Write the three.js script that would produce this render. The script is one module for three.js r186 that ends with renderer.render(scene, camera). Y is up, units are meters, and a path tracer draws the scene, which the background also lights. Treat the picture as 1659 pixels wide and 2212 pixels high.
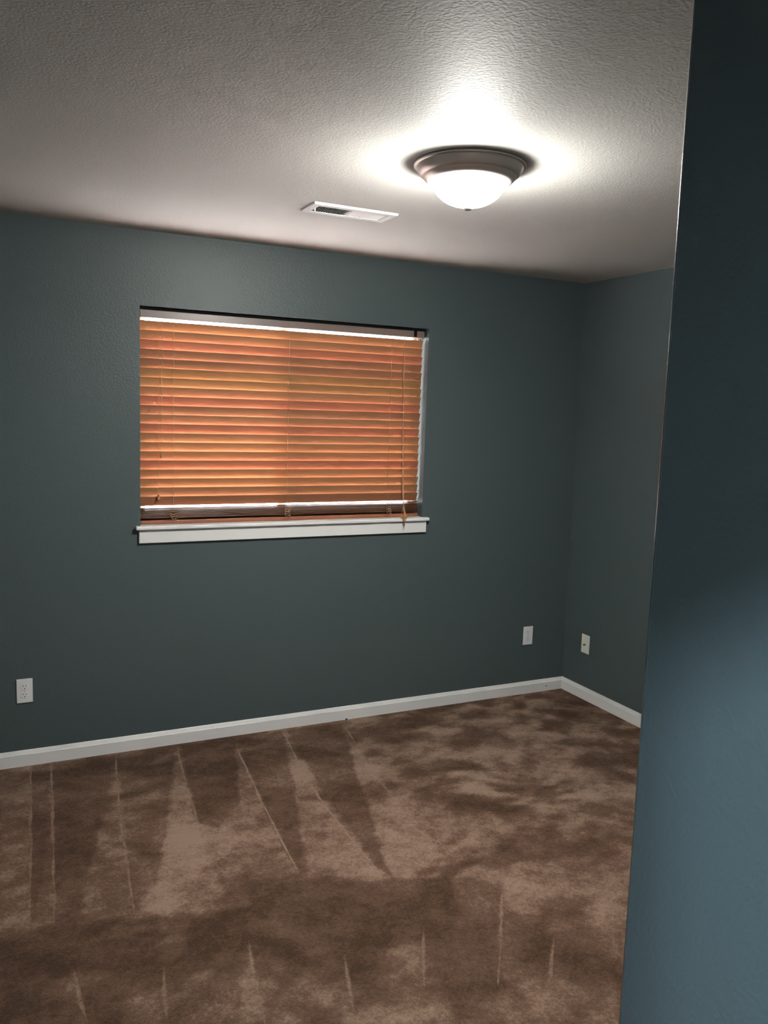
import * as THREE from 'three';
import { RoundedBoxGeometry } from 'three/addons/geometries/RoundedBoxGeometry.js';
import { mergeGeometries } from 'three/addons/utils/BufferGeometryUtils.js';

// ---------------------------------------------------------------- camera, sky, exposure
// x to the right along the window wall (right wall at x = 0), y up, z from the window wall (z = 0) into the room
const PW = 1659, PH = 2212, FOCAL = 1800;
const scene = new THREE.Scene();
const camera = new THREE.PerspectiveCamera(2 * Math.atan(PH / 2 / FOCAL) * 180 / Math.PI, PW / PH, 0.02, 200);
camera.position.set(-3.2943, 1.7165, 4.0804);
camera.rotation.set(-0.123, -0.4558, 0.0328, 'YXZ');
camera.updateMatrixWorld(true);
scene.background = new THREE.Color().setRGB(0.86, 0.92, 1.0);      // bright overcast daylight, seen through the gaps of the blind
scene.backgroundIntensity = 32;
// hazy sun from the side: it lights the ground outside and leaves the window wall in shade
const sun = new THREE.DirectionalLight(new THREE.Color().setRGB(1.0, 0.95, 0.92), 380);
sun.position.set(-15, 13, -1); sun.target.position.set(0, 0, -3); sun.castShadow = true; sun.shadow.radius = 4;
sun.shadow.mapSize.set(2048, 2048); Object.assign(sun.shadow.camera, { left: -18, right: 18, top: 18, bottom: -18, near: 0.5, far: 60 });
scene.add(sun, sun.target);
const renderer = new THREE.WebGLRenderer({ antialias: true });
renderer.toneMapping = THREE.LinearToneMapping;
renderer.toneMappingExposure = 1.0;
renderer.shadowMap.enabled = true;
const ROOM_LAMP = { color: [1.0, 0.99, 0.93], point: 4.7, spot: 10.5, glow: 10 };
const HALL_LAMP = { color: [0.72, 0.86, 1.0], point: 18, spot: 16, glow: 14 };

// ---------------------------------------------------------------- sizes (metres)
const H = 2.5;                                   // ceiling height
const XL = -3.70;                                // left wall
const XE = -2.494, ZE = 3.256;                   // outside corner beside the entry
const ZD = 4.0, TD = 0.12;                       // wall with the doorway, its thickness
const WX0 = -2.5975, WX1 = -1.0561, WY0 = 1.103, WY1 = 2.1597, WT = 0.16;   // window opening, wall thickness
const HX0 = -5.2, HX1 = -1.6, HZ1 = 5.2;         // hall beyond the doorway

// ---------------------------------------------------------------- helpers
let seed = 12345;
const rnd = () => { seed = (seed * 1664525 + 1013904223) >>> 0; return seed / 4294967296; };
const V = (x, y, z) => new THREE.Vector3(x, y, z);
const taken = {};
function numbered(name) { const n = taken[name] = (taken[name] ?? -1) + 1; return n ? `${name}_${String(n).padStart(3, '0')}` : name; }
function mesh(name, geo, mat, parent) {
  const m = new THREE.Mesh(geo, mat); m.name = parent ? name : numbered(name);
  m.castShadow = m.receiveShadow = true; (parent ?? scene).add(m); return m;
}
function group(name, pos = [0, 0, 0]) { const g = new THREE.Group(); g.name = numbered(name); g.position.set(...pos); scene.add(g); return g; }
function tag(o, label, category, grp) { o.userData.label = label; if (category) o.userData.category = category; if (grp) o.userData.group = grp; return o; }
function structure(o, label, category = 'room') { tag(o, label, category); o.userData.kind = 'structure'; return o; }
// uv in metres from the dominant axis of each face
function metres(geo) {
  const g = geo.index ? geo.toNonIndexed() : geo, p = g.attributes.position, n = g.attributes.normal, uv = new Float32Array(p.count * 2);
  for (let i = 0; i < p.count; i++) {
    const f = i - i % 3; let ax = 0, ay = 0, az = 0;
    for (let k = 0; k < 3; k++) { ax += Math.abs(n.getX(f + k)); ay += Math.abs(n.getY(f + k)); az += Math.abs(n.getZ(f + k)); }
    const x = p.getX(i), y = p.getY(i), z = p.getZ(i);
    if (ax >= ay && ax >= az) { uv[2 * i] = z + 0.37; uv[2 * i + 1] = y; } else if (ay >= az) { uv[2 * i] = x; uv[2 * i + 1] = z; } else { uv[2 * i] = x; uv[2 * i + 1] = y; }
  }
  g.setAttribute('uv', new THREE.BufferAttribute(uv, 2)); return g;
}
function box(x0, x1, y0, y1, z0, z1) { const g = new THREE.BoxGeometry(x1 - x0, y1 - y0, z1 - z0); g.translate((x0 + x1) / 2, (y0 + y1) / 2, (z0 + z1) / 2); return g; }
function rbox(w, h, d, r, x = 0, y = 0, z = 0, seg = 2) { const g = new RoundedBoxGeometry(w, h, d, seg, r); g.translate(x, y, z); return g; }
const flat = (g) => { const k = g.index ? g.toNonIndexed() : g; for (const a of Object.keys(k.attributes)) if (!['position', 'normal', 'uv'].includes(a)) k.deleteAttribute(a); return k; };
const merge = (...gs) => mergeGeometries(gs.map(flat));
function tube(pts, r, seg = 24, rad = 6) { return new THREE.TubeGeometry(new THREE.CatmullRomCurve3(pts), seg, r, rad, false); }
function lathe(pts, seg = 48) { return new THREE.LatheGeometry(pts.map(([r, y]) => new THREE.Vector2(r, y)), seg); }
// extrude a 2D outline (u, v) by length along an axis: profile along x: (u -> z, v -> y); along z: (u -> x, v -> y)
function alongX(outline, x0, x1) {
  const s = new THREE.Shape(outline.map(([u, v]) => new THREE.Vector2(u, v))), g = new THREE.ExtrudeGeometry(s, { depth: x1 - x0, bevelEnabled: false });
  g.rotateY(-Math.PI / 2);                       // shape x -> z, extrusion z -> -x
  g.translate(x1, 0, 0); return g;
}
function alongZ(outline, z0, z1) {
  const s = new THREE.Shape(outline.map(([u, v]) => new THREE.Vector2(u, v))), g = new THREE.ExtrudeGeometry(s, { depth: z1 - z0, bevelEnabled: false });
  g.translate(0, 0, z0); return g;
}
// a photograph pixel on the floor plane
const rayDir = (px, py) => V((px - PW / 2) / FOCAL, -(py - PH / 2) / FOCAL, -1).applyQuaternion(camera.quaternion);
function onFloor(px, py) { const d = rayDir(px, py), t = -camera.position.y / d.y; return [camera.position.x + t * d.x, camera.position.z + t * d.z]; }

// ---------------------------------------------------------------- noise and textures
const perm = new Uint8Array(512); { const a = [...Array(256).keys()]; for (let i = 255; i > 0; i--) { const j = Math.floor(rnd() * (i + 1)); [a[i], a[j]] = [a[j], a[i]]; } for (let i = 0; i < 512; i++) perm[i] = a[i & 255]; }
function noise(x, y, per = 256) {                // value noise, periodic in per cells
  const xi = Math.floor(x), yi = Math.floor(y), fx = x - xi, fy = y - yi, u = fx * fx * (3 - 2 * fx), v = fy * fy * (3 - 2 * fy);
  const m = (n) => ((n % per) + per) % per, x0 = m(xi), x1 = m(xi + 1), y0 = m(yi), y1 = m(yi + 1);
  const h = (a, b) => perm[perm[a & 255] + (b & 255)] / 255;
  const a = h(x0, y0), b = h(x1, y0), c = h(x0, y1), d = h(x1, y1);
  return a + (b - a) * u + (c - a) * v + (a - b - c + d) * u * v;
}
const smooth = (a, b, x) => { const t = Math.min(1, Math.max(0, (x - a) / (b - a))); return t * t * (3 - 2 * t); };
function dataTexture(w, h, fill, srgb, repeat) {
  const d = new Uint8Array(w * h * 4);
  for (let y = 0; y < h; y++) for (let x = 0; x < w; x++) { const c = fill(x, y), i = 4 * (y * w + x); d[i] = c[0]; d[i + 1] = c[1]; d[i + 2] = c[2]; d[i + 3] = 255; }
  const t = new THREE.DataTexture(d, w, h); t.magFilter = THREE.LinearFilter; t.minFilter = THREE.LinearMipmapLinearFilter; t.generateMipmaps = true;
  t.wrapS = t.wrapT = THREE.RepeatWrapping; if (srgb) t.colorSpace = THREE.SRGBColorSpace;
  if (repeat) t.repeat.set(...repeat); t.needsUpdate = true; return t;
}
// orange-peel spray texture of painted drywall, one tile = 1.28 m
function peel(cell, gain) {
  const N = 1024, f = (N * 1.25) / cell / 1;
  return dataTexture(N, N, (x, y) => {
    const k = N / cell, a = noise(x / cell, y / cell, k), b = noise(2 * x / cell + 7, 2 * y / cell + 3, 2 * k), c = noise(x / cell / 4 + 11, y / cell / 4, k / 4);
    const v = Math.max(0, Math.min(255, 255 * (gain * (smooth(0.35, 0.8, a) * 0.62 + b * 0.28 + c * 0.1))));
    return [v, v, v];
  }, false, [1 / 1.28, 1 / 1.28]);
}
const peelWall = peel(4, 1), peelCeiling = peel(4, 1);

// carpet colour: pile lay left by the vacuum cleaner (wedges, streaks and brushed patches), in floor coordinates
const CX0 = XL, CX1 = 0, CZ0 = 0, CZ1 = 4.0, CN = 2048;
const tone = new Float32Array(CN * CN);
{
  const sx = CN / (CX1 - CX0), sz = CN / (CZ1 - CZ0);
  for (let j = 0; j < CN; j++) for (let i = 0; i < CN; i++) {
    const x = CX0 + (i + 0.5) / sx, z = CZ0 + (j + 0.5) / sz;
    const wx = noise(x * 3 + 5, z * 3) - 0.5, wz = noise(x * 3, z * 3 + 9) - 0.5;
    // brushed patches: stretched across in the right half, rounder in the left half
    const right = smooth(-1.9, -1.0, x) * smooth(1.9, 1.1, z);
    const a = noise(x * 2.3 + wx * 1.6 + 3, z * 3.2 + wz * 1.6), b = noise(x * 5 + wx * 3, z * 8 + wz * 3 + 31), c = noise(x * 11 + 17, z * 15 + wz * 5);
    const fine = noise(x * 26, z * 30 + 4);
    let t = (a - 0.5) * (0.85 - 0.35 * right) + (b - 0.5) * (0.75 + 0.4 * right) + (c - 0.5) * (0.55 + 0.45 * right) + (fine - 0.5) * 0.4;
    t = Math.sign(t) * Math.pow(Math.abs(t) * 1.6, 0.8) * 0.62;
    tone[j * CN + i] = t;
  }
  // soft polygon: adds amount inside, edge wobbling with noise
  function patch(pixels, amount, edge = 0.012, hold = 1) {
    const keep = 0.4 + 0.6 * hold;
    const p = pixels.map(([u, v]) => onFloor(u, v)), xs = p.map((q) => q[0]), zs = p.map((q) => q[1]);
    const i0 = Math.max(0, Math.floor((Math.min(...xs) - 0.1 - CX0) * sx)), i1 = Math.min(CN - 1, Math.ceil((Math.max(...xs) + 0.1 - CX0) * sx));
    const j0 = Math.max(0, Math.floor((Math.min(...zs) - 0.1 - CZ0) * sz)), j1 = Math.min(CN - 1, Math.ceil((Math.max(...zs) + 0.1 - CZ0) * sz));
    for (let j = j0; j <= j1; j++) for (let i = i0; i <= i1; i++) {
      const x0 = CX0 + (i + 0.5) / sx, z0 = CZ0 + (j + 0.5) / sz;
      const x = x0 + (noise(x0 * 24, z0 * 24) - 0.5) * edge * 1.5, z = z0 + (noise(x0 * 24 + 50, z0 * 24) - 0.5) * edge * 1.5;
      let inside = false, d2 = 1e9;
      for (let k = 0, l = p.length - 1; k < p.length; l = k++) {
        const [ax, az] = p[k], [bx, bz] = p[l];
        if ((az > z) !== (bz > z) && x < (bx - ax) * (z - az) / (bz - az) + ax) inside = !inside;
        const ex = bx - ax, ez = bz - az, s = Math.max(0, Math.min(1, ((x - ax) * ex + (z - az) * ez) / (ex * ex + ez * ez || 1)));
        d2 = Math.min(d2, (x - ax - s * ex) ** 2 + (z - az - s * ez) ** 2);
      }
      const d = Math.sqrt(d2) * (inside ? 1 : -1), w = smooth(-edge, edge, d);
      if (w > 0) tone[j * CN + i] = tone[j * CN + i] * (1 - w * (1 - keep)) + amount * w;
    }
  }
  // thin raised streak along a line of pixels
  function streak(pixels, amount, width = 0.0075) {
    const p = pixels.map(([u, v]) => onFloor(u, v));
    for (let k = 1; k < p.length; k++) {
      const [ax, az] = p[k - 1], [bx, bz] = p[k], len = Math.hypot(bx - ax, bz - az), n = Math.ceil(len / 0.0015);
      for (let s = 0; s < n; s++) {
        const q = s / n, cx = ax + (bx - ax) * q + (noise(s * 0.01 + k * 9, k) - 0.5) * 0.006, cz = az + (bz - az) * q, along = (k - 1 + q) / (p.length - 1), r = width * (0.4 + 0.8 * noise(s * 0.03, k * 3)) * (0.45 + 0.75 * Math.min(1, 4 * along * (1 - along)));
        for (let j = Math.floor((cz - r - CZ0) * sz); j <= (cz + r - CZ0) * sz; j++) for (let i = Math.floor((cx - r - CX0) * sx); i <= (cx + r - CX0) * sx; i++) {
          if (i < 0 || j < 0 || i >= CN || j >= CN) continue;
          const d = Math.hypot(CX0 + (i + 0.5) / sx - cx, CZ0 + (j + 0.5) / sz - cz) / r, w = amount * (0.45 + 0.7 * noise(s * 0.012 + k * 5, 77)) * (1 - smooth(0.2, 1, d));
          if (w > 0 && tone[j * CN + i] < w + 0.1) tone[j * CN + i] = Math.max(tone[j * CN + i], Math.min(w + 0.1, tone[j * CN + i] + w));
        }
      }
    }
  }
  // dark brushed passes
  patch([[68, 1655], [108, 1652], [112, 1990], [66, 1990]], -0.22, 0.01, 0.6);
  patch([[114, 1650], [250, 1630], [205, 1830], [165, 2000], [118, 1995]], -0.28, 0.012, 0.5);
  patch([[254, 1630], [380, 1612], [362, 1760], [340, 1900], [290, 1980]], -0.2, 0.012, 0.8);
  patch([[388, 1610], [508, 1596], [515, 1730], [470, 1790], [430, 1780]], -0.4, 0.014, 0.5);
  patch([[514, 1600], [610, 1578], [636, 1700], [660, 1880], [640, 1880], [575, 1750]], -0.3, 0.012, 0.6);
  patch([[620, 1577], [738, 1562], [775, 1690], [845, 1895], [822, 1880], [690, 1700]], -0.34, 0.012, 0.5);
  // light wedges between the passes
  patch([[0, 1664], [66, 1656], [63, 1998], [0, 2010]], 0.22, 0.008, 0.5);
  patch([[111, 1660], [118, 1990], [68, 2000], [98, 1850]], 0.16, 0.012, 0.7);
  patch([[251, 1640], [262, 1770], [288, 1975], [175, 2000], [205, 1830], [243, 1720]], 0.2, 0.014, 0.8);
  patch([[382, 1614], [405, 1700], [430, 1790], [482, 1935], [330, 1975], [345, 1900], [365, 1760]], 0.34, 0.014, 0.6);
  patch([[510, 1618], [560, 1720], [645, 1890], [540, 1905], [524, 1820], [517, 1730]], 0.26, 0.012, 0.6);
  patch([[613, 1582], [670, 1690], [823, 1892], [670, 1895], [650, 1790], [638, 1690]], 0.32, 0.012, 0.6);
  patch([[742, 1566], [790, 1640], [960, 1850], [960, 1900], [848, 1895], [800, 1760], [775, 1680]], 0.2, 0.014, 0.8);
  patch([[450, 1770], [545, 1760], [560, 1800], [560, 1890], [440, 1900], [360, 1860], [370, 1800]], 0.2, 0.03, 0.8);
  patch([[545, 1960], [330, 1980], [350, 1930], [400, 1890], [540, 1900]], 0.08, 0.02, 0.9);
  // the darker cross pass in front, and its light breaks
  patch([[0, 2015], [120, 2000], [330, 1982], [540, 1962], [545, 1908], [850, 1900], [960, 1895], [1088, 1905], [1082, 2130], [920, 2140], [905, 2040], [740, 2050], [540, 2040], [350, 2090], [150, 2100], [0, 2212]], -0.34, 0.02, 0.55);
  patch([[345, 1990], [410, 1990], [405, 2060], [350, 2080]], 0.4, 0.025, 0.7);
  patch([[1092, 1905], [1340, 1895], [1335, 1960], [1100, 1965]], 0.24, 0.02, 0.7);
  patch([[1190, 2010], [1335, 1960], [1330, 2060], [1196, 2060]], 0.22, 0.025, 0.8);
  patch([[1090, 1968], [1190, 1985], [1190, 2070], [1085, 2110]], -0.3, 0.02, 0.6);
  patch([[920, 2000], [1078, 1990], [1076, 2200], [1000, 2212], [930, 2100]], -0.26, 0.03, 0.6);
  patch([[158, 2096], [188, 2212], [120, 2212]], 0.3, 0.012, 0.7);
  patch([[0, 2030], [150, 2010], [150, 2212], [0, 2212]], -0.2, 0.04, 0.7);
  patch([[260, 2130], [352, 2130], [366, 2212], [285, 2212]], 0.24, 0.03, 0.8);
  patch([[366, 2140], [440, 2150], [520, 2212], [370, 2212]], 0.2, 0.03, 0.8);
  patch([[536, 2040], [572, 2212], [522, 2212], [520, 2130]], 0.34, 0.012, 0.7);
  patch([[640, 2110], [745, 2080], [766, 2212], [600, 2212]], 0.26, 0.03, 0.8);
  patch([[770, 2130], [905, 2060], [960, 2140], [960, 2212], [770, 2212]], 0.2, 0.04, 0.8);
  // brushed patches of the far right
  for (const [u, v, w, h, a] of [[1010, 1702, 60, 14, 0.5], [1180, 1725, 60, 22, 0.42], [1190, 1610, 34, 9, 0.5], [1240, 1590, 26, 8, 0.45], [1060, 1640, 34, 14, 0.3], [960, 1545, 26, 9, 0.3], [1090, 1605, 30, 12, -0.3], [1200, 1572, 34, 12, -0.5], [1130, 1548, 34, 9, -0.35],
    [1040, 1735, 80, 14, -0.34], [1320, 1745, 70, 18, -0.34], [1250, 1540, 50, 10, -0.4], [1000, 1610, 26, 8, -0.4], [880, 1590, 40, 12, 0.25], [930, 1660, 60, 20, -0.28], [1300, 1640, 50, 16, -0.45], [1330, 1700, 40, 9, 0.4], [1120, 1830, 70, 40, -0.22], [880, 1830, 60, 26, 0.28], [1240, 1800, 40, 18, 0.2], [1200, 1500, 60, 10, 0.3], [1060, 1860, 60, 20, -0.25]]) {
    const ring = []; for (let k = 0; k < 14; k++) { const q = k / 14 * 2 * Math.PI, r = 0.75 + 0.5 * noise(k * 1.7 + u, v); ring.push([Math.min(1372, u + w * r * Math.cos(q)), v + h * r * Math.sin(q)]); }
    patch(ring, a * 0.8, 0.028, 0.7);
  }
  for (const [line, a] of [
    [[[67, 1656], [65, 1985]], 0.32], [[[111, 1652], [115, 1800], [118, 1990]], 0.4], [[[250, 1632], [256, 1730], [268, 1820], [289, 1975]], 0.42],
    [[[383, 1614], [396, 1670], [408, 1712], [432, 1790]], 0.4], [[[510, 1612], [535, 1665], [572, 1745], [646, 1890]], 0.75], [[[612, 1578], [650, 1660], [705, 1745], [765, 1820], [826, 1893]], 0.75],
    [[[742, 1563], [790, 1640], [860, 1740], [930, 1810]], 0.34], [[[158, 2094], [172, 2150], [190, 2212]], 0.4], [[[352, 2090], [356, 2150], [364, 2212]], 0.34], [[[536, 2032], [548, 2100], [574, 2212]], 0.42],
    [[[742, 2062], [756, 2130], [768, 2212]], 0.4], [[[914, 2002], [916, 2130]], 0.3], [[[1086, 1908], [1083, 2000], [1077, 2130]], 0.34], [[[1196, 2020], [1190, 2110], [1184, 2212]], 0.24]]) streak(line, a);
}
const carpetMap = (() => {
  const dark = [72, 54, 43], mid = [107, 85, 71], light = [157, 134, 118];
  const t = dataTexture(CN, CN, (i, j) => {
    const grain = (noise(i / 2.2, j / 2.2) - 0.5) * 0.55 + (noise(i / 5 + 40, j / 5) - 0.5) * 0.42 + (noise(i / 11 + 9, j / 9) - 0.5) * 0.25 + (rnd() - 0.5) * 0.25;
    const v = Math.max(-1, Math.min(1, tone[j * CN + i] * 1.25 + grain)), k = Math.abs(v), c = v > 0 ? light : dark;
    return [0, 1, 2].map((q) => mid[q] + (c[q] - mid[q]) * k);
  }, true);
  t.wrapS = t.wrapT = THREE.ClampToEdgeWrapping; return t;
})();
const carpetBump = dataTexture(512, 512, (x, y) => { const v = 255 * (0.55 * noise(x / 4, y / 4, 128) + 0.3 * noise(x / 2, y / 2, 256) + 0.15 * rnd()); return [v, v, v]; }, false, [1 / 0.4, 1 / 0.4]);
// wood grain, long along u; one tile 1.6 m x 0.1 m
const grainMap = dataTexture(1024, 128, (x, y) => {
  const w = noise(x / 128, y / 32, 8) * 1.4, a = noise(x / 90 + w, y / 5 + w * 2), b = noise(x / 40, y / 2 + 20), c = noise(x / 200 + 3, y / 30);
  const v = 0.9 + 0.1 * (a * 0.45 + b * 0.2 + c * 0.35);
  return [255 * v, 250 * v, 244 * v];
}, true, [1 / 1.6, 1 / 0.1]);
const rgb = (r, g, b) => new THREE.Color().setRGB(r, g, b);
const std = (name, color, rough, extra = {}) => { const m = new THREE.MeshPhysicalMaterial({ color, roughness: rough, ...extra }); m.name = name; return m; };

const M = {
  wall: std('slate teal paint', rgb(0.074, 0.099, 0.103), 0.44, { bumpMap: peelWall, bumpScale: 0.00045, specularIntensity: 0.9 }),
  ceiling: std('off white ceiling paint', rgb(0.5, 0.482, 0.46), 0.62, { bumpMap: peelCeiling, bumpScale: 0.00034, specularIntensity: 0.34 }),
  white: std('white trim paint', rgb(0.78, 0.77, 0.76), 0.35),
  returns: std('white painted drywall', rgb(0.7, 0.68, 0.68), 0.6),
  plastic: std('white plastic', rgb(0.8, 0.8, 0.8), 0.3),
  ivory: std('light almond plastic', rgb(0.76, 0.74, 0.68), 0.32),
  vinyl: std('white vinyl', rgb(0.8, 0.8, 0.82), 0.4),
  slot: std('black slot', rgb(0.012, 0.012, 0.012), 0.7),
  black: std('black steel', rgb(0.006, 0.006, 0.006), 0.75, { specularIntensity: 0.2 }),
  brass: std('dark connector metal', rgb(0.22, 0.17, 0.12), 0.35, { metalness: 0.9 }),
  nickel: std('brushed nickel', rgb(0.66, 0.58, 0.54), 0.38, { metalness: 0.65 }),
  pearl: std('pale finial metal', rgb(0.6, 0.58, 0.55), 0.4),
  ventWhite: std('white baked enamel', rgb(0.78, 0.77, 0.77), 0.32),
  duct: std('dark sheet metal', rgb(0.03, 0.03, 0.03), 0.6),
  cord: std('tan braided cord', rgb(0.42, 0.25, 0.15), 0.8),
  tassel: std('turned wood', rgb(0.44, 0.22, 0.09), 0.45),
  headrail: std('brown enamelled steel', rgb(0.22, 0.16, 0.14), 0.34),
  greyCord: std('grey cord', rgb(0.24, 0.24, 0.23), 0.7),
  carpet: std('brown plush carpet', rgb(1, 1, 1), 1.0, { map: carpetMap, bumpMap: carpetBump, bumpScale: 0.004, specularIntensity: 0.1, sheen: 0.25, sheenRoughness: 0.7, sheenColor: rgb(0.5, 0.42, 0.36) }),
  glass: std('window glass', rgb(1, 1, 1), 0.02, { transmission: 1, thickness: 0, ior: 1.5 }),
  screen: std('grey insect mesh', rgb(0.06, 0.06, 0.06), 0.9, { transparent: true, opacity: 0.5 }),
  soil: std('pale gravel', rgb(0.6, 0.57, 0.55), 0.95),
};
const slatColors = { orange: [0.375, 0.183, 0.09], tan: [0.33, 0.172, 0.09], red: [0.375, 0.148, 0.086], brown: [0.285, 0.138, 0.077], olive: [0.32, 0.172, 0.08] };
for (const k of Object.keys(slatColors)) M['slat_' + k] = std('stained wood ' + k, rgb(...slatColors[k]), 0.38, { map: grainMap });

// ---------------------------------------------------------------- room shell
{
  const f = structure(mesh('floor', new THREE.PlaneGeometry(1, 1), M.carpet), 'brown plush carpet marked with vacuum wedges and streaks', 'carpet');
  const g = box(CX0, CX1, -0.1, 0, CZ0, CZ1), p = g.attributes.position, uv = g.attributes.uv;
  for (let i = 0; i < p.count; i++) uv.setXY(i, (p.getX(i) - CX0) / (CX1 - CX0), (p.getZ(i) - CZ0) / (CZ1 - CZ0));
  f.geometry = g;
}
// the bump map repeats in metres while the colour map spans the floor: one uv set, so the bump repeats per span
M.carpet.bumpMap.repeat.set((CX1 - CX0) / 0.4, (CZ1 - CZ0) / 0.4);
structure(mesh('floor_hall', metres(box(HX0, HX1, -0.1, 0, CZ1, HZ1)), std('hall carpet', rgb(0.2, 0.14, 0.1), 1.0, { specularIntensity: 0.1 })), 'brown hall carpet beyond the doorway', 'carpet');
const VENT = { x0: -2.105, x1: -1.744, z0: 0.804, z1: 0.961 };
{
  // ceiling slab with the duct opening cut through
  const s = new THREE.Shape([[HX0, -0.2], [0.2, -0.2], [0.2, HZ1 + 0.1], [HX0, HZ1 + 0.1]].map(([x, z]) => new THREE.Vector2(x, z)));
  const h = new THREE.Path([[VENT.x0 + 0.03, VENT.z0 + 0.03], [VENT.x0 + 0.03, VENT.z1 - 0.03], [VENT.x1 - 0.03, VENT.z1 - 0.03], [VENT.x1 - 0.03, VENT.z0 + 0.03]].map(([x, z]) => new THREE.Vector2(x, z)));
  s.holes.push(h);
  const g = new THREE.ExtrudeGeometry(s, { depth: 0.15, bevelEnabled: false });
  g.rotateX(Math.PI / 2); g.translate(0, H + 0.15, 0);          // shape y -> z, extrusion downwards to y = H
  structure(mesh('ceiling', metres(g), M.ceiling), 'off white ceiling with orange peel spray texture', 'ceiling');
}
{
  const s = new THREE.Shape([[XL - 0.12, -0.05], [0.15, -0.05], [0.15, H + 0.02], [XL - 0.12, H + 0.02]].map(([x, y]) => new THREE.Vector2(x, y)));
  s.holes.push(new THREE.Path([[WX0, WY0], [WX0, WY1], [WX1, WY1], [WX1, WY0]].map(([x, y]) => new THREE.Vector2(x, y))));
  const g = new THREE.ExtrudeGeometry(s, { depth: WT, bevelEnabled: false }); g.translate(0, 0, -WT);
  structure(mesh('wall_back', metres(g), M.wall), 'dark slate teal wall around the window with wooden blind', 'wall');
}
structure(mesh('wall_right', metres(box(0, 0.15, -0.05, H + 0.02, 0, ZE + 0.12)), M.wall), 'dark slate teal wall with the cable outlet near the corner', 'wall');
structure(mesh('wall_left', metres(box(XL - 0.12, XL, -0.05, H + 0.02, 0, ZD)), M.wall), 'slate teal wall opposite the cable outlet wall', 'wall');
{
  // closet front and entry side in one L, its outside corner rounded over a plaster bead
  const r = 0.009, c = [];
  for (let k = 0; k <= 8; k++) { const a = k / 8 * Math.PI / 2; c.push([XE + r - r * Math.sin(Math.PI / 2 - a) , ZE + r - r * Math.sin(a)]); }
  const o = [[0.15, ZE], ...c.slice().reverse(), [XE, ZD + 0.001], [XE + 0.12, ZD + 0.001], [XE + 0.12, ZE + 0.12], [0.15, ZE + 0.12]];
  const s = new THREE.Shape(o.map(([x, z]) => new THREE.Vector2(x, z)));
  const g = new THREE.ExtrudeGeometry(s, { depth: H + 0.05, bevelEnabled: false, curveSegments: 8 });
  g.rotateX(Math.PI / 2); g.translate(0, H + 0.02, 0);
  const w = structure(mesh('wall_entry', metres(g), M.wall), 'slate blue wall with a bright outside corner beside the entry', 'wall');
  const bead = []; for (let k = 0; k <= 10; k++) { const a = k / 10 * Math.PI / 2; bead.push([XE + 0.0087 - 0.0092 * Math.sin(a), ZE + 0.0087 - 0.0092 * Math.cos(a)]); } bead.push([XE + 0.012, ZE + 0.012]);
  const bs = new THREE.Shape(bead.map(([x, z]) => new THREE.Vector2(x, z))), bg = new THREE.ExtrudeGeometry(bs, { depth: H, bevelEnabled: false });
  bg.rotateX(Math.PI / 2); bg.translate(0, H, 0);
  mesh('corner_bead', metres(bg), std('glossy teal paint', rgb(0.074, 0.099, 0.103), 0.24, { clearcoat: 0.7, clearcoatRoughness: 0.22, bumpMap: peelWall, bumpScale: 0.0003 }), w);
}
const DX0 = -3.62, DX1 = -2.62, DY = 2.03;
{
  const s = new THREE.Shape([[HX0, -0.05], [HX1, -0.05], [HX1, H + 0.02], [HX0, H + 0.02]].map(([x, y]) => new THREE.Vector2(x, y)));
  s.holes.push(new THREE.Path([[DX0, 0], [DX0, DY], [DX1, DY], [DX1, 0]].map(([x, y]) => new THREE.Vector2(x, y))));
  const g = new THREE.ExtrudeGeometry(s, { depth: TD, bevelEnabled: false }); g.translate(0, 0, ZD);
  structure(mesh('wall_front', metres(g), M.wall), 'slate teal wall pierced by the entry doorway', 'wall');
}
structure(mesh('wall_hall', metres(merge(box(HX0 - 0.1, HX0, -0.05, H + 0.02, ZD, HZ1 + 0.1), box(HX1, HX1 + 0.1, -0.05, H + 0.02, ZD, HZ1 + 0.1), box(HX0, HX1, -0.05, H + 0.02, HZ1, HZ1 + 0.1))), std('pale hall paint', rgb(0.5, 0.5, 0.48), 0.7)), 'pale hall walls beyond the doorway', 'wall');

// ---------------------------------------------------------------- trim
const baseOutline = (t = 0.013) => [[0, 0], [t, 0], [t, 0.055], [t - 0.002, 0.058], [0.0045, 0.073], [0.003, 0.075], [0, 0.075]];
{
  const b = structure(mesh('baseboard_back', alongX(baseOutline(), XL, 0), M.white), 'white baseboard along the window wall', 'baseboard');
  const d = new THREE.CylinderGeometry(0.0035, 0.0035, 0.0015, 12); d.rotateX(Math.PI / 2); d.translate(-0.1305, 0.031, 0.0132);
  mesh('nail_head', d, M.slot, b);
  structure(mesh('baseboard_right', alongZ(baseOutline().map(([u, v]) => [-u, v]), 0, ZE), M.white), 'white baseboard below the cable outlet', 'baseboard');
  structure(mesh('baseboard_left', alongZ(baseOutline().map(([u, v]) => [XL + u, v]), 0, ZD), M.white), 'white baseboard along the wall facing the cable outlet', 'baseboard');
  const g = alongX(baseOutline().map(([u, v]) => [ZE - u, v]), XE - 0.013, 0);
  structure(mesh('baseboard_closet', g, M.white), 'white baseboard on the wall facing the window', 'baseboard');
  structure(mesh('baseboard_entry', alongZ(baseOutline().map(([u, v]) => [XE - u, v]), ZE - 0.013, ZD), M.white), 'white baseboard on the entry wall beside the doorway', 'baseboard');
}
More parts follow.
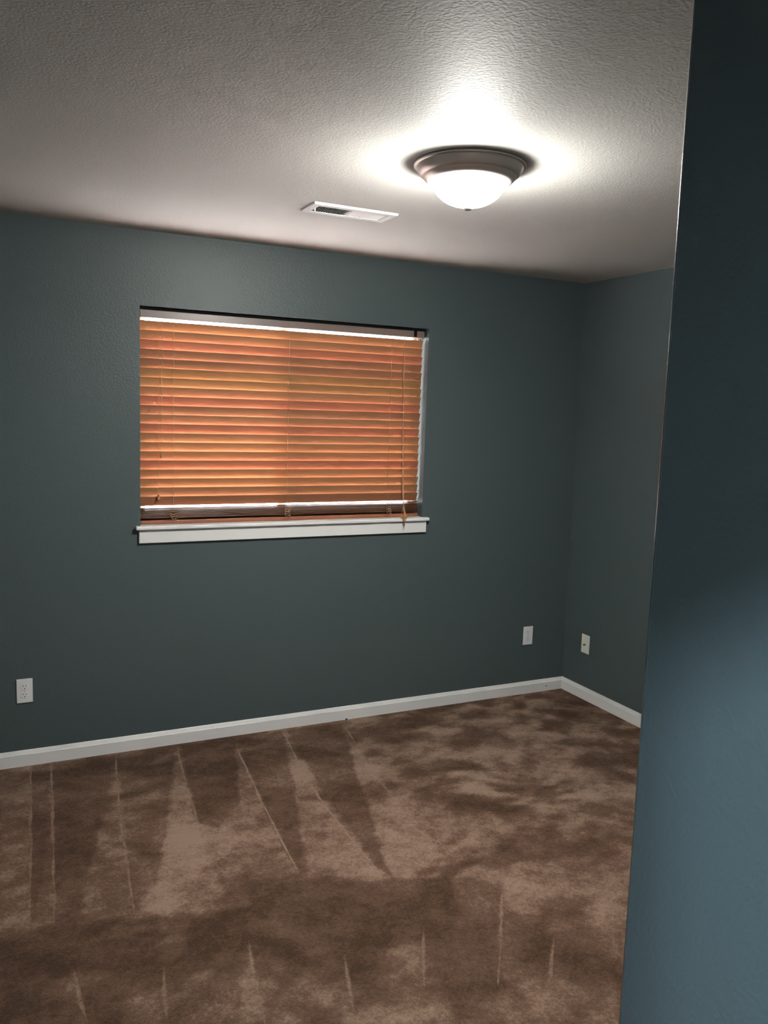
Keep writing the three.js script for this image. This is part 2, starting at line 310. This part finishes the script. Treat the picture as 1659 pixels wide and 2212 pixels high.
{
  // doorway lining and casing
  const g = structure(group('door_1'), 'white lining and casing of the open entry doorway', 'door frame');
  for (const [x0, x1] of [[DX0 - 0.001, DX0 + 0.018], [DX1 - 0.018, DX1 + 0.001]]) mesh('jamb', box(x0, x1, 0, DY, ZD - 0.004, ZD + TD + 0.004), M.white, g);
  mesh('head_jamb', box(DX0, DX1, DY - 0.018, DY + 0.001, ZD - 0.004, ZD + TD + 0.004), M.white, g);
  mesh('casing', box(DX1, DX1 + 0.057, 0, DY + 0.057, ZD - 0.014, ZD), M.white, g);
  mesh('casing', box(DX0 - 0.057, DX0, 0, DY + 0.057, ZD - 0.014, ZD), M.white, g);
  mesh('casing', box(DX0, DX1, DY, DY + 0.057, ZD - 0.014, ZD), M.white, g);
}
{
  // window stool and apron
  const g = structure(group('trim_1', [-1.824, WY0, 0]), 'white window stool and apron under the wooden blind', 'window sill');
  const x0 = -2.6235 + 1.824, x1 = -1.0235 + 1.824, o = (y) => y - WY0;
  const nose = (xa, xb, za, zb) => { const q = rbox(xb - xa, 0.019, zb - za, 0.006, 0, 0, 0, 3); q.translate((xa + xb) / 2, o(1.111), (za + zb) / 2); return q; };
  mesh('stool', merge(nose(x0, x1, 0.0005, 0.035), box(WX0 + 1.8242, WX1 + 1.8238, o(1.1035), o(1.1204), -0.089, 0.012)), M.white, g);
  mesh('apron', rbox(1.571, 0.0655, 0.017, 0.002, -0.8215 + 0.8245 * 0 + 0.0, 0, 0).translate(0.8215 + (-2.607 + -1.035) / 2 + 1.824, o(1.069), 0.009), M.white, g);
}
{
  // sliding window: frame, fixed left sash, right sash with insect screen
  const g = structure(group('window_1'), 'white vinyl sliding window behind the wooden blind', 'window');
  const z0 = -0.15, z1 = -0.09, mx = -1.845, w = 0.02;
  mesh('window_frame', merge(box(WX0, WX1, WY1 - w, WY1, z0, z1), box(WX0, WX1, WY0, WY0 + w, z0, z1), box(WX0, WX0 + w, WY0 + w, WY1 - w, z0, z1), box(WX1 - w, WX1, WY0 + w, WY1 - w, z0, z1)), M.vinyl, g);
  for (const [xa, xb, zz] of [[WX0 + w, mx + 0.025, -0.135], [mx - 0.025, WX1 - w, -0.11]]) {
    const s = 0.024, ya = WY0 + w, yb = WY1 - w;
    const sash = mesh('sash', merge(box(xa, xb, ya, ya + s, zz - 0.01, zz + 0.01), box(xa, xb, yb - s, yb, zz - 0.01, zz + 0.01), box(xa, xa + s, ya + s, yb - s, zz - 0.01, zz + 0.01), box(xb - s, xb, ya + s, yb - s, zz - 0.01, zz + 0.01)), M.vinyl, g);
    mesh('pane', box(xa + s, xb - s, ya + s, yb - s, zz - 0.002, zz + 0.002), M.glass, sash);
  }
  const sc = new THREE.PlaneGeometry(WX1 - w - mx, WY1 - WY0 - 2 * w); sc.translate((WX1 - w + mx) / 2, (WY0 + WY1) / 2, -0.149);
  mesh('insect_screen', sc, M.screen, g);
}
structure(mesh('ground', box(-14, 11, -0.4, -0.35, -16, -WT - 0.02), M.soil), 'pale ground outside the window', 'ground');

// ---------------------------------------------------------------- wooden window blind
{
  const ox = -1.829, g = group('window_blind', [ox, 1.1215, -0.054]);
  tag(g, 'stained wooden slat blind hanging closed inside the window', 'blind');
  const Y = (y) => y - 1.1215, L = 1.5255, Z = (z) => z + 0.054, ZL = (z) => z + 0.045;
  // headrail with black mounting channel and clip
  mesh('headrail', rbox(1.525, 0.0365, 0.05, 0.0025, 0.0, Y(2.12725), 0), M.headrail, g);
  mesh('mounting_channel', box(-0.762, 0.762, Y(2.1452), Y(2.1565), -0.03, 0.0255), M.black, g);
  mesh('clip', rbox(0.018, 0.034, 0.004, 0.001, -1.124 - ox, Y(2.131), 0.0265), M.black, g);
  // slats: shallow crowned section, upper edge towards the room
  const prof = []; const hw = 0.0252, th = 0.0015;
  for (let k = 0; k <= 6; k++) { const u = -hw + 2 * hw * k / 6; prof.push([u, th * (1 - (u / hw) ** 6 * 0.7) + 0.0008 * (1 - (u / hw) ** 2)]); }
  for (let k = 6; k >= 0; k--) { const u = -hw + 2 * hw * k / 6; prof.push([u, -th * (1 - (u / hw) ** 6 * 0.7) + 0.0008 * (1 - (u / hw) ** 2)]); }
  const variants = [0, 0.31, 0.57, 0.83].map((sh) => { const q = metres(alongX(prof, -L / 2, L / 2)), uv = q.attributes.uv; for (let i = 0; i < uv.count; i++) uv.setXY(i, uv.getX(i) + sh * 1.6, uv.getY(i) + sh * 0.37); return q; });
  const row = ['orange', 'tan', 'red', 'brown', 'brown', 'olive', 'olive', 'tan', 'red', 'brown', 'tan', 'red', 'tan', 'orange', 'orange', 'red', 'orange', 'orange', 'tan', 'brown'];
  const TILT = 67.5 * Math.PI / 180;
  row.forEach((c, k) => {
    const m = mesh('slat', variants[k % 4], M['slat_' + c], g), tilt = TILT + (rnd() - 0.5) * 0.05 + (k === 4 || k === 5 ? 0.06 : 0);
    const top = 2.0965 - 0.0443 * k;
    m.position.set((rnd() - 0.5) * 0.004, Y(top) - hw * Math.sin(TILT), 0);
    m.rotation.set(-tilt, 0, (rnd() - 0.5) * 0.0012);      // +z edge turned up
  });
  // surplus slats stacked on the bottom rail
  ['brown', 'tan', 'brown', 'orange', 'brown', 'tan', 'brown', 'tan', 'tan', 'brown', 'orange', 'brown'].forEach((c, k) => {
    const m = mesh('slat', variants[(k + 1) % 4], M['slat_' + c], g);
    m.position.set((rnd() - 0.5) * 0.006, Y(1.1452 + k * 0.00435 + (k === 11 ? 0.003 : 0)), (rnd() - 0.5) * 0.007); m.rotation.set(-0.31 + (rnd() - 0.5) * 0.015, 0, k === 11 ? 0.0035 : 0);
  });
  mesh('bottom_rail', metres(rbox(L, 0.018, 0.05, 0.003, 0, Y(1.1305), 0.0)), M.slat_red, g);
  // ladder cords, with the slack knotted in front of the stack
  for (const x of [-2.431, -1.842, -1.256]) {
    const lx = x - ox, front = [], back = [];
    for (let k = 0; k < 20; k++) { const t = 2.0965 - 0.0443 * k; front.push(V(lx + (rnd() - 0.5) * 0.0012, Y(t + 0.001), ZL(-0.0352))); front.push(V(lx + (rnd() - 0.5) * 0.0012, Y(t - 0.022), ZL(-0.0335))); back.push(V(lx, Y(t - 0.047), ZL(-0.0555))); }
    const a = V(lx, Y(2.115), ZL(-0.03));
    const lad = mesh('ladder_cord', merge(tube([a, ...front, V(lx, Y(1.196), ZL(-0.022))], 0.0011, 120, 5), tube([V(lx, Y(2.115), ZL(-0.056)), ...back, V(lx, Y(1.196), ZL(-0.06))], 0.0011, 80, 5)), M.cord, g);
    const loops = [];
    for (let k = 0; k < 5; k++) {
      const y = 1.187 - k * 0.0115, s = 0.013 + rnd() * 0.01, d = rnd() < 0.5 ? -1 : 1;
      loops.push(tube([V(lx, Y(y + 0.004), ZL(-0.017)), V(lx + d * s, Y(y + 0.006 - rnd() * 0.006), ZL(-0.012)), V(lx + d * s * 0.4, Y(y - 0.008), ZL(-0.011)), V(lx - d * s * 0.8, Y(y - 0.002), ZL(-0.013)), V(lx, Y(y - 0.007), ZL(-0.017))], 0.0012, 20, 5));
    }
    mesh('slack_loops', merge(...loops), M.cord, lad);
  }
  // turned tassel
  const acorn = lathe([[0.0004, 0.015], [0.003, 0.0145], [0.0045, 0.012], [0.006, 0.007], [0.0068, 0.001], [0.0082, -0.006], [0.0085, -0.011], [0.007, -0.014], [0.0004, -0.0145]], 16);
  // lift cords hang past the stool nose and end in a bunch of tassels
  const cx = -1.194 - ox;
  const lift = (dx, yEnd, kx, kz) => mesh('lift_cord', tube([V(cx + dx * 0.35, Y(2.116), Z(-0.021)), V(cx + dx * 0.4, Y(1.8), Z(-0.008)), V(cx + dx * 0.55, Y(1.5), Z(0.008)), V(cx + dx * 0.6 + 0.002, Y(1.27), Z(0.024)), V(cx + dx * 0.5 + 0.003, Y(1.19), Z(0.034)), V(cx + kx, Y(yEnd), Z(0.043 + kz))], 0.0013, 40, 6), M.cord, g);
  const knot = [[-0.004, -0.012, 1.139, 0.0, 0.35], [0.004, 0.012, 1.137, 0.002, -0.4], [0.001, 0.002, 1.147, 0.006, 0.1], [-0.002, 0.001, 1.119, 0.005, 0.05]];
  for (const [dx, kx, y, kz, lean] of knot) { lift(dx, y + 0.013, kx, kz); const t = mesh('tassel', acorn, M.tassel, g); t.position.set(cx + kx, Y(y), Z(0.046 + kz)); t.rotation.z = lean; }
  mesh('cord_loop', tube([V(cx + 0.001, Y(1.107), Z(0.05)), V(cx - 0.005, Y(1.094), Z(0.049)), V(cx - 0.004, Y(1.084), Z(0.048)), V(cx + 0.002, Y(1.081), Z(0.048)), V(cx + 0.006, Y(1.086), Z(0.048)), V(cx + 0.004, Y(1.096), Z(0.049)), V(cx + 0.001, Y(1.107), Z(0.05))], 0.0014, 30, 6), M.greyCord, g);
  // tilt cords with a tassel each
  for (const [x, yEnd] of [[-2.4905, 1.455], [-2.5055, 1.252]]) {
    mesh('tilt_cord', tube([V(x - ox, Y(2.116), ZL(-0.022)), V(x - ox + 0.001, Y(1.8), ZL(-0.024)), V(x - ox, Y(yEnd + 0.014), ZL(-0.0245))], 0.0011, 20, 5), M.cord, g);
    const t = mesh('tassel', acorn, M.tassel, g); t.position.set(x - ox, Y(yEnd), ZL(-0.0235)); t.scale.setScalar(0.9);
  }
}

// ---------------------------------------------------------------- flush ceiling lights
function flushLight(name, [x, z], lamp, label) {
  const g = group(name, [x, H, z]); tag(g, label, 'ceiling light');
  mesh('trim_ring', lathe([[0.02, -0.002], [0.1775, -0.0005], [0.18, -0.003], [0.1798, -0.0065], [0.1775, -0.009], [0.1735, -0.0095], [0.1715, -0.0105], [0.1705, -0.0145], [0.1685, -0.017], [0.1655, -0.0235], [0.161, -0.0295], [0.156, -0.034], [0.1515, -0.0355], [0.1495, -0.0375], [0.148, -0.0405], [0.144, -0.0455], [0.1385, -0.0505], [0.132, -0.054], [0.1265, -0.0548], [0.1235, -0.0535], [0.122, -0.048], [0.122, -0.035], [0.02, -0.03]], 96), M.nickel, g);
  const d = [], R = 0.1185, D = 0.083;
  for (let k = 0; k <= 20; k++) { const a = k / 20 * Math.PI / 2; d.push([Math.max(0.0006, R * Math.cos(a) ** 0.9), -0.0465 - D * Math.sin(a)]); }
  const c = rgb(...lamp.color), dm = std('glowing frosted glass', rgb(0.9, 0.9, 0.88), 0.35, { emissive: c, emissiveIntensity: lamp.glow }); dm.side = THREE.DoubleSide;
  mesh('glass_dome', lathe([[0.0006, -0.038], [0.117, -0.039], ...d], 72), dm, g);
  mesh('finial', lathe([[0.0005, -0.126], [0.0125, -0.1275], [0.0142, -0.131], [0.0135, -0.136], [0.0095, -0.1395], [0.0005, -0.1405]], 20), M.pearl, g);
  // the glass sends most of its light down: a round glow plus a wide downward one
  const l = new THREE.PointLight(c, lamp.point, 0, 2); l.position.set(0, -0.088, 0);
  const d2 = new THREE.SpotLight(c, lamp.spot, 0, Math.PI / 2, 1, 2); d2.position.set(0, -0.085, 0); d2.target.position.set(0, -1, 0); g.add(d2.target);
  for (const q of [l, d2]) { q.castShadow = true; q.shadow.radius = 3; q.shadow.mapSize.set(1024, 1024); g.add(q); }
  return g;
}
flushLight('ceiling_light', [-1.853, 1.682], ROOM_LAMP, 'flush dome light with brushed nickel ring on the bedroom ceiling');
flushLight('ceiling_light', [-4.27, 4.64], HALL_LAMP, 'cool white flush dome light on the hall ceiling');

// ---------------------------------------------------------------- ceiling vent
{
  const cx = (VENT.x0 + VENT.x1) / 2, cz = (VENT.z0 + VENT.z1) / 2, hw = (VENT.x1 - VENT.x0) / 2, hd = (VENT.z1 - VENT.z0) / 2;
  const g = group('ceiling_vent', [cx, H, cz]); tag(g, 'white metal register with two banks of louvres on the ceiling', 'vent');
  // frame: bevelled ring
  const P = [], I = [], loops = [[hw, hd, 0], [hw, hd, -0.006], [hw - 0.003, hd - 0.003, -0.009], [hw - 0.0295, hd - 0.0295, -0.009], [hw - 0.03, hd - 0.03, -0.0085], [hw - 0.03, hd - 0.03, -0.006]];
  const tri = (a, b, c) => P.push(...a, ...b, ...c);
  for (let k = 0; k + 1 < loops.length; k++) {
    const q = (l) => [[-l[0], l[2], -l[1]], [l[0], l[2], -l[1]], [l[0], l[2], l[1]], [-l[0], l[2], l[1]]], a = q(loops[k]), b = q(loops[k + 1]);
    for (let s = 0; s < 4; s++) { const t = (s + 1) % 4; tri(a[s], a[t], b[t]); tri(a[s], b[t], b[s]); }
  }
  const fg = new THREE.BufferGeometry(); fg.setAttribute('position', new THREE.Float32BufferAttribute(P, 3)); fg.computeVertexNormals();
  const ventMat = M.ventWhite.clone(); ventMat.side = THREE.DoubleSide;
  mesh('frame', fg, ventMat, g);
  mesh('duct', merge(box(-hw + 0.03, hw - 0.03, 0.12, 0.125, -hd + 0.03, hd - 0.03), box(-hw + 0.029, -hw + 0.031, -0.006, 0.12, -hd + 0.03, hd - 0.03), box(hw - 0.031, hw - 0.029, -0.006, 0.12, -hd + 0.03, hd - 0.03), box(-hw + 0.03, hw - 0.03, -0.006, 0.12, -hd + 0.029, -hd + 0.031), box(-hw + 0.03, hw - 0.03, -0.006, 0.12, hd - 0.031, hd - 0.029)), M.duct, g);
  mesh('centre_bar', box(-0.006, 0.006, -0.0075, 0.004, -hd + 0.03, hd - 0.03), M.ventWhite, g);
  const blade = rbox(0.0012, 0.013, 2 * hd - 0.061, 0.0004, 0, 0, 0, 1);
  for (const side of [-1, 1]) for (let k = 0; k < 13; k++) {
    const b = mesh('louvre', blade, M.ventWhite, g); b.position.set(side * (0.0125 + k * 0.0106), -0.0038, 0); b.rotation.z = side * 0.95;
  }
  const scr = new THREE.SphereGeometry(0.0042, 12, 8); scr.scale(1, 0.5, 1);
  for (const sx of [-1, 1]) { const s = mesh('screw', scr, M.plastic, g); s.position.set(sx * (hw - 0.014), -0.0095, 0.0); }
  mesh('damper_lever', rbox(0.005, 0.014, 0.005, 0.0015, -hw + 0.028, -0.013, 0.01), M.plastic, g);
}

// ---------------------------------------------------------------- wall plates
const plateGeo = (() => {                        // domed plate, face towards +z
  const g = rbox(0.07, 0.1145, 0.0062, 0.0028, 0, 0, 0.0031, 3); return g;
})();
function outlet(x, y, label) {
  const g = group('outlet', [x, y, 0]); tag(g, label, 'outlet');
  mesh('plate', plateGeo, M.plastic, g);
  const sh = new THREE.Shape(); const r = 0.0172, c = 0.0142;
  const a0 = Math.asin(c / r); sh.absarc(0, 0, r, -a0, a0, false); sh.absarc(0, 0, r, Math.PI - a0, Math.PI + a0, false); sh.closePath();
  const face = new THREE.ExtrudeGeometry(sh, { depth: 0.0014, bevelEnabled: true, bevelSize: 0.0004, bevelThickness: 0.0004, bevelSegments: 2, curveSegments: 12 });
  const hole = new THREE.CylinderGeometry(0.0024, 0.0024, 0.0008, 12); hole.rotateX(Math.PI / 2);
  for (const s of [1, -1]) {
    const f = mesh('receptacle', face, M.plastic, g); f.position.set(0, s * 0.0195, 0.006);
    mesh('slot', box(-0.0075, -0.0053, 0.0008, 0.0092, 0.0014, 0.0021), M.slot, f);
    mesh('slot', box(0.0055, 0.0073, 0.0016, 0.0084, 0.0014, 0.0021), M.slot, f);
    const h = mesh('ground_hole', hole, M.slot, f); h.position.set(0, -0.0072, 0.0018);
  }
  const sc = new THREE.SphereGeometry(0.0032, 12, 8); sc.scale(1, 1, 0.4); mesh('screw', sc, M.pearl, g).position.set(0, 0, 0.0066);
  return g;
}
outlet(-3.125, 0.3625, 'white duplex outlet on the window wall, away from the corner');
outlet(-0.2855, 0.366, 'white duplex outlet on the window wall near the room corner');
{
  const g = group('cable_plate', [0, 0.3405, 0.2045]); g.rotation.y = -Math.PI / 2; tag(g, 'almond cable wall plate with one metal coax jack', 'wall plate');
  mesh('plate', plateGeo, M.ivory, g);
  const nut = new THREE.CylinderGeometry(0.0058, 0.0062, 0.004, 6); nut.rotateX(Math.PI / 2); nut.translate(0, -0.004, 0.0082);
  const bar = lathe([[0.0004, 0], [0.0046, 0], [0.0046, 0.002], [0.0041, 0.0025], [0.0046, 0.003], [0.0041, 0.0045], [0.0046, 0.006], [0.0046, 0.0095], [0.0018, 0.0095], [0.0004, 0.0092]], 16); bar.rotateX(Math.PI / 2); bar.translate(0, -0.004, 0.0098);
  const j = mesh('coax_jack', nut, M.brass, g); mesh('threaded_barrel', bar, M.brass, j);
  const sc = new THREE.SphereGeometry(0.0028, 12, 8); sc.scale(1, 1, 0.4);
  for (const s of [1, -1]) mesh('screw', sc, M.ivory, g).position.set(0, s * 0.0415, 0.0064);
}
{
  const [fx, fz] = onFloor(745, 1552.5), g = new THREE.IcosahedronGeometry(0.006, 1); g.scale(1, 0.8, 0.7); g.translate(0, 0.0045, 0);
  const m = mesh('debris_speck', g, M.slot); m.position.set(fx, 0, Math.max(fz, 0.0185)); tag(m, 'tiny dark speck on the carpet against the window wall baseboard', 'debris');
}

renderer.render(scene, camera);
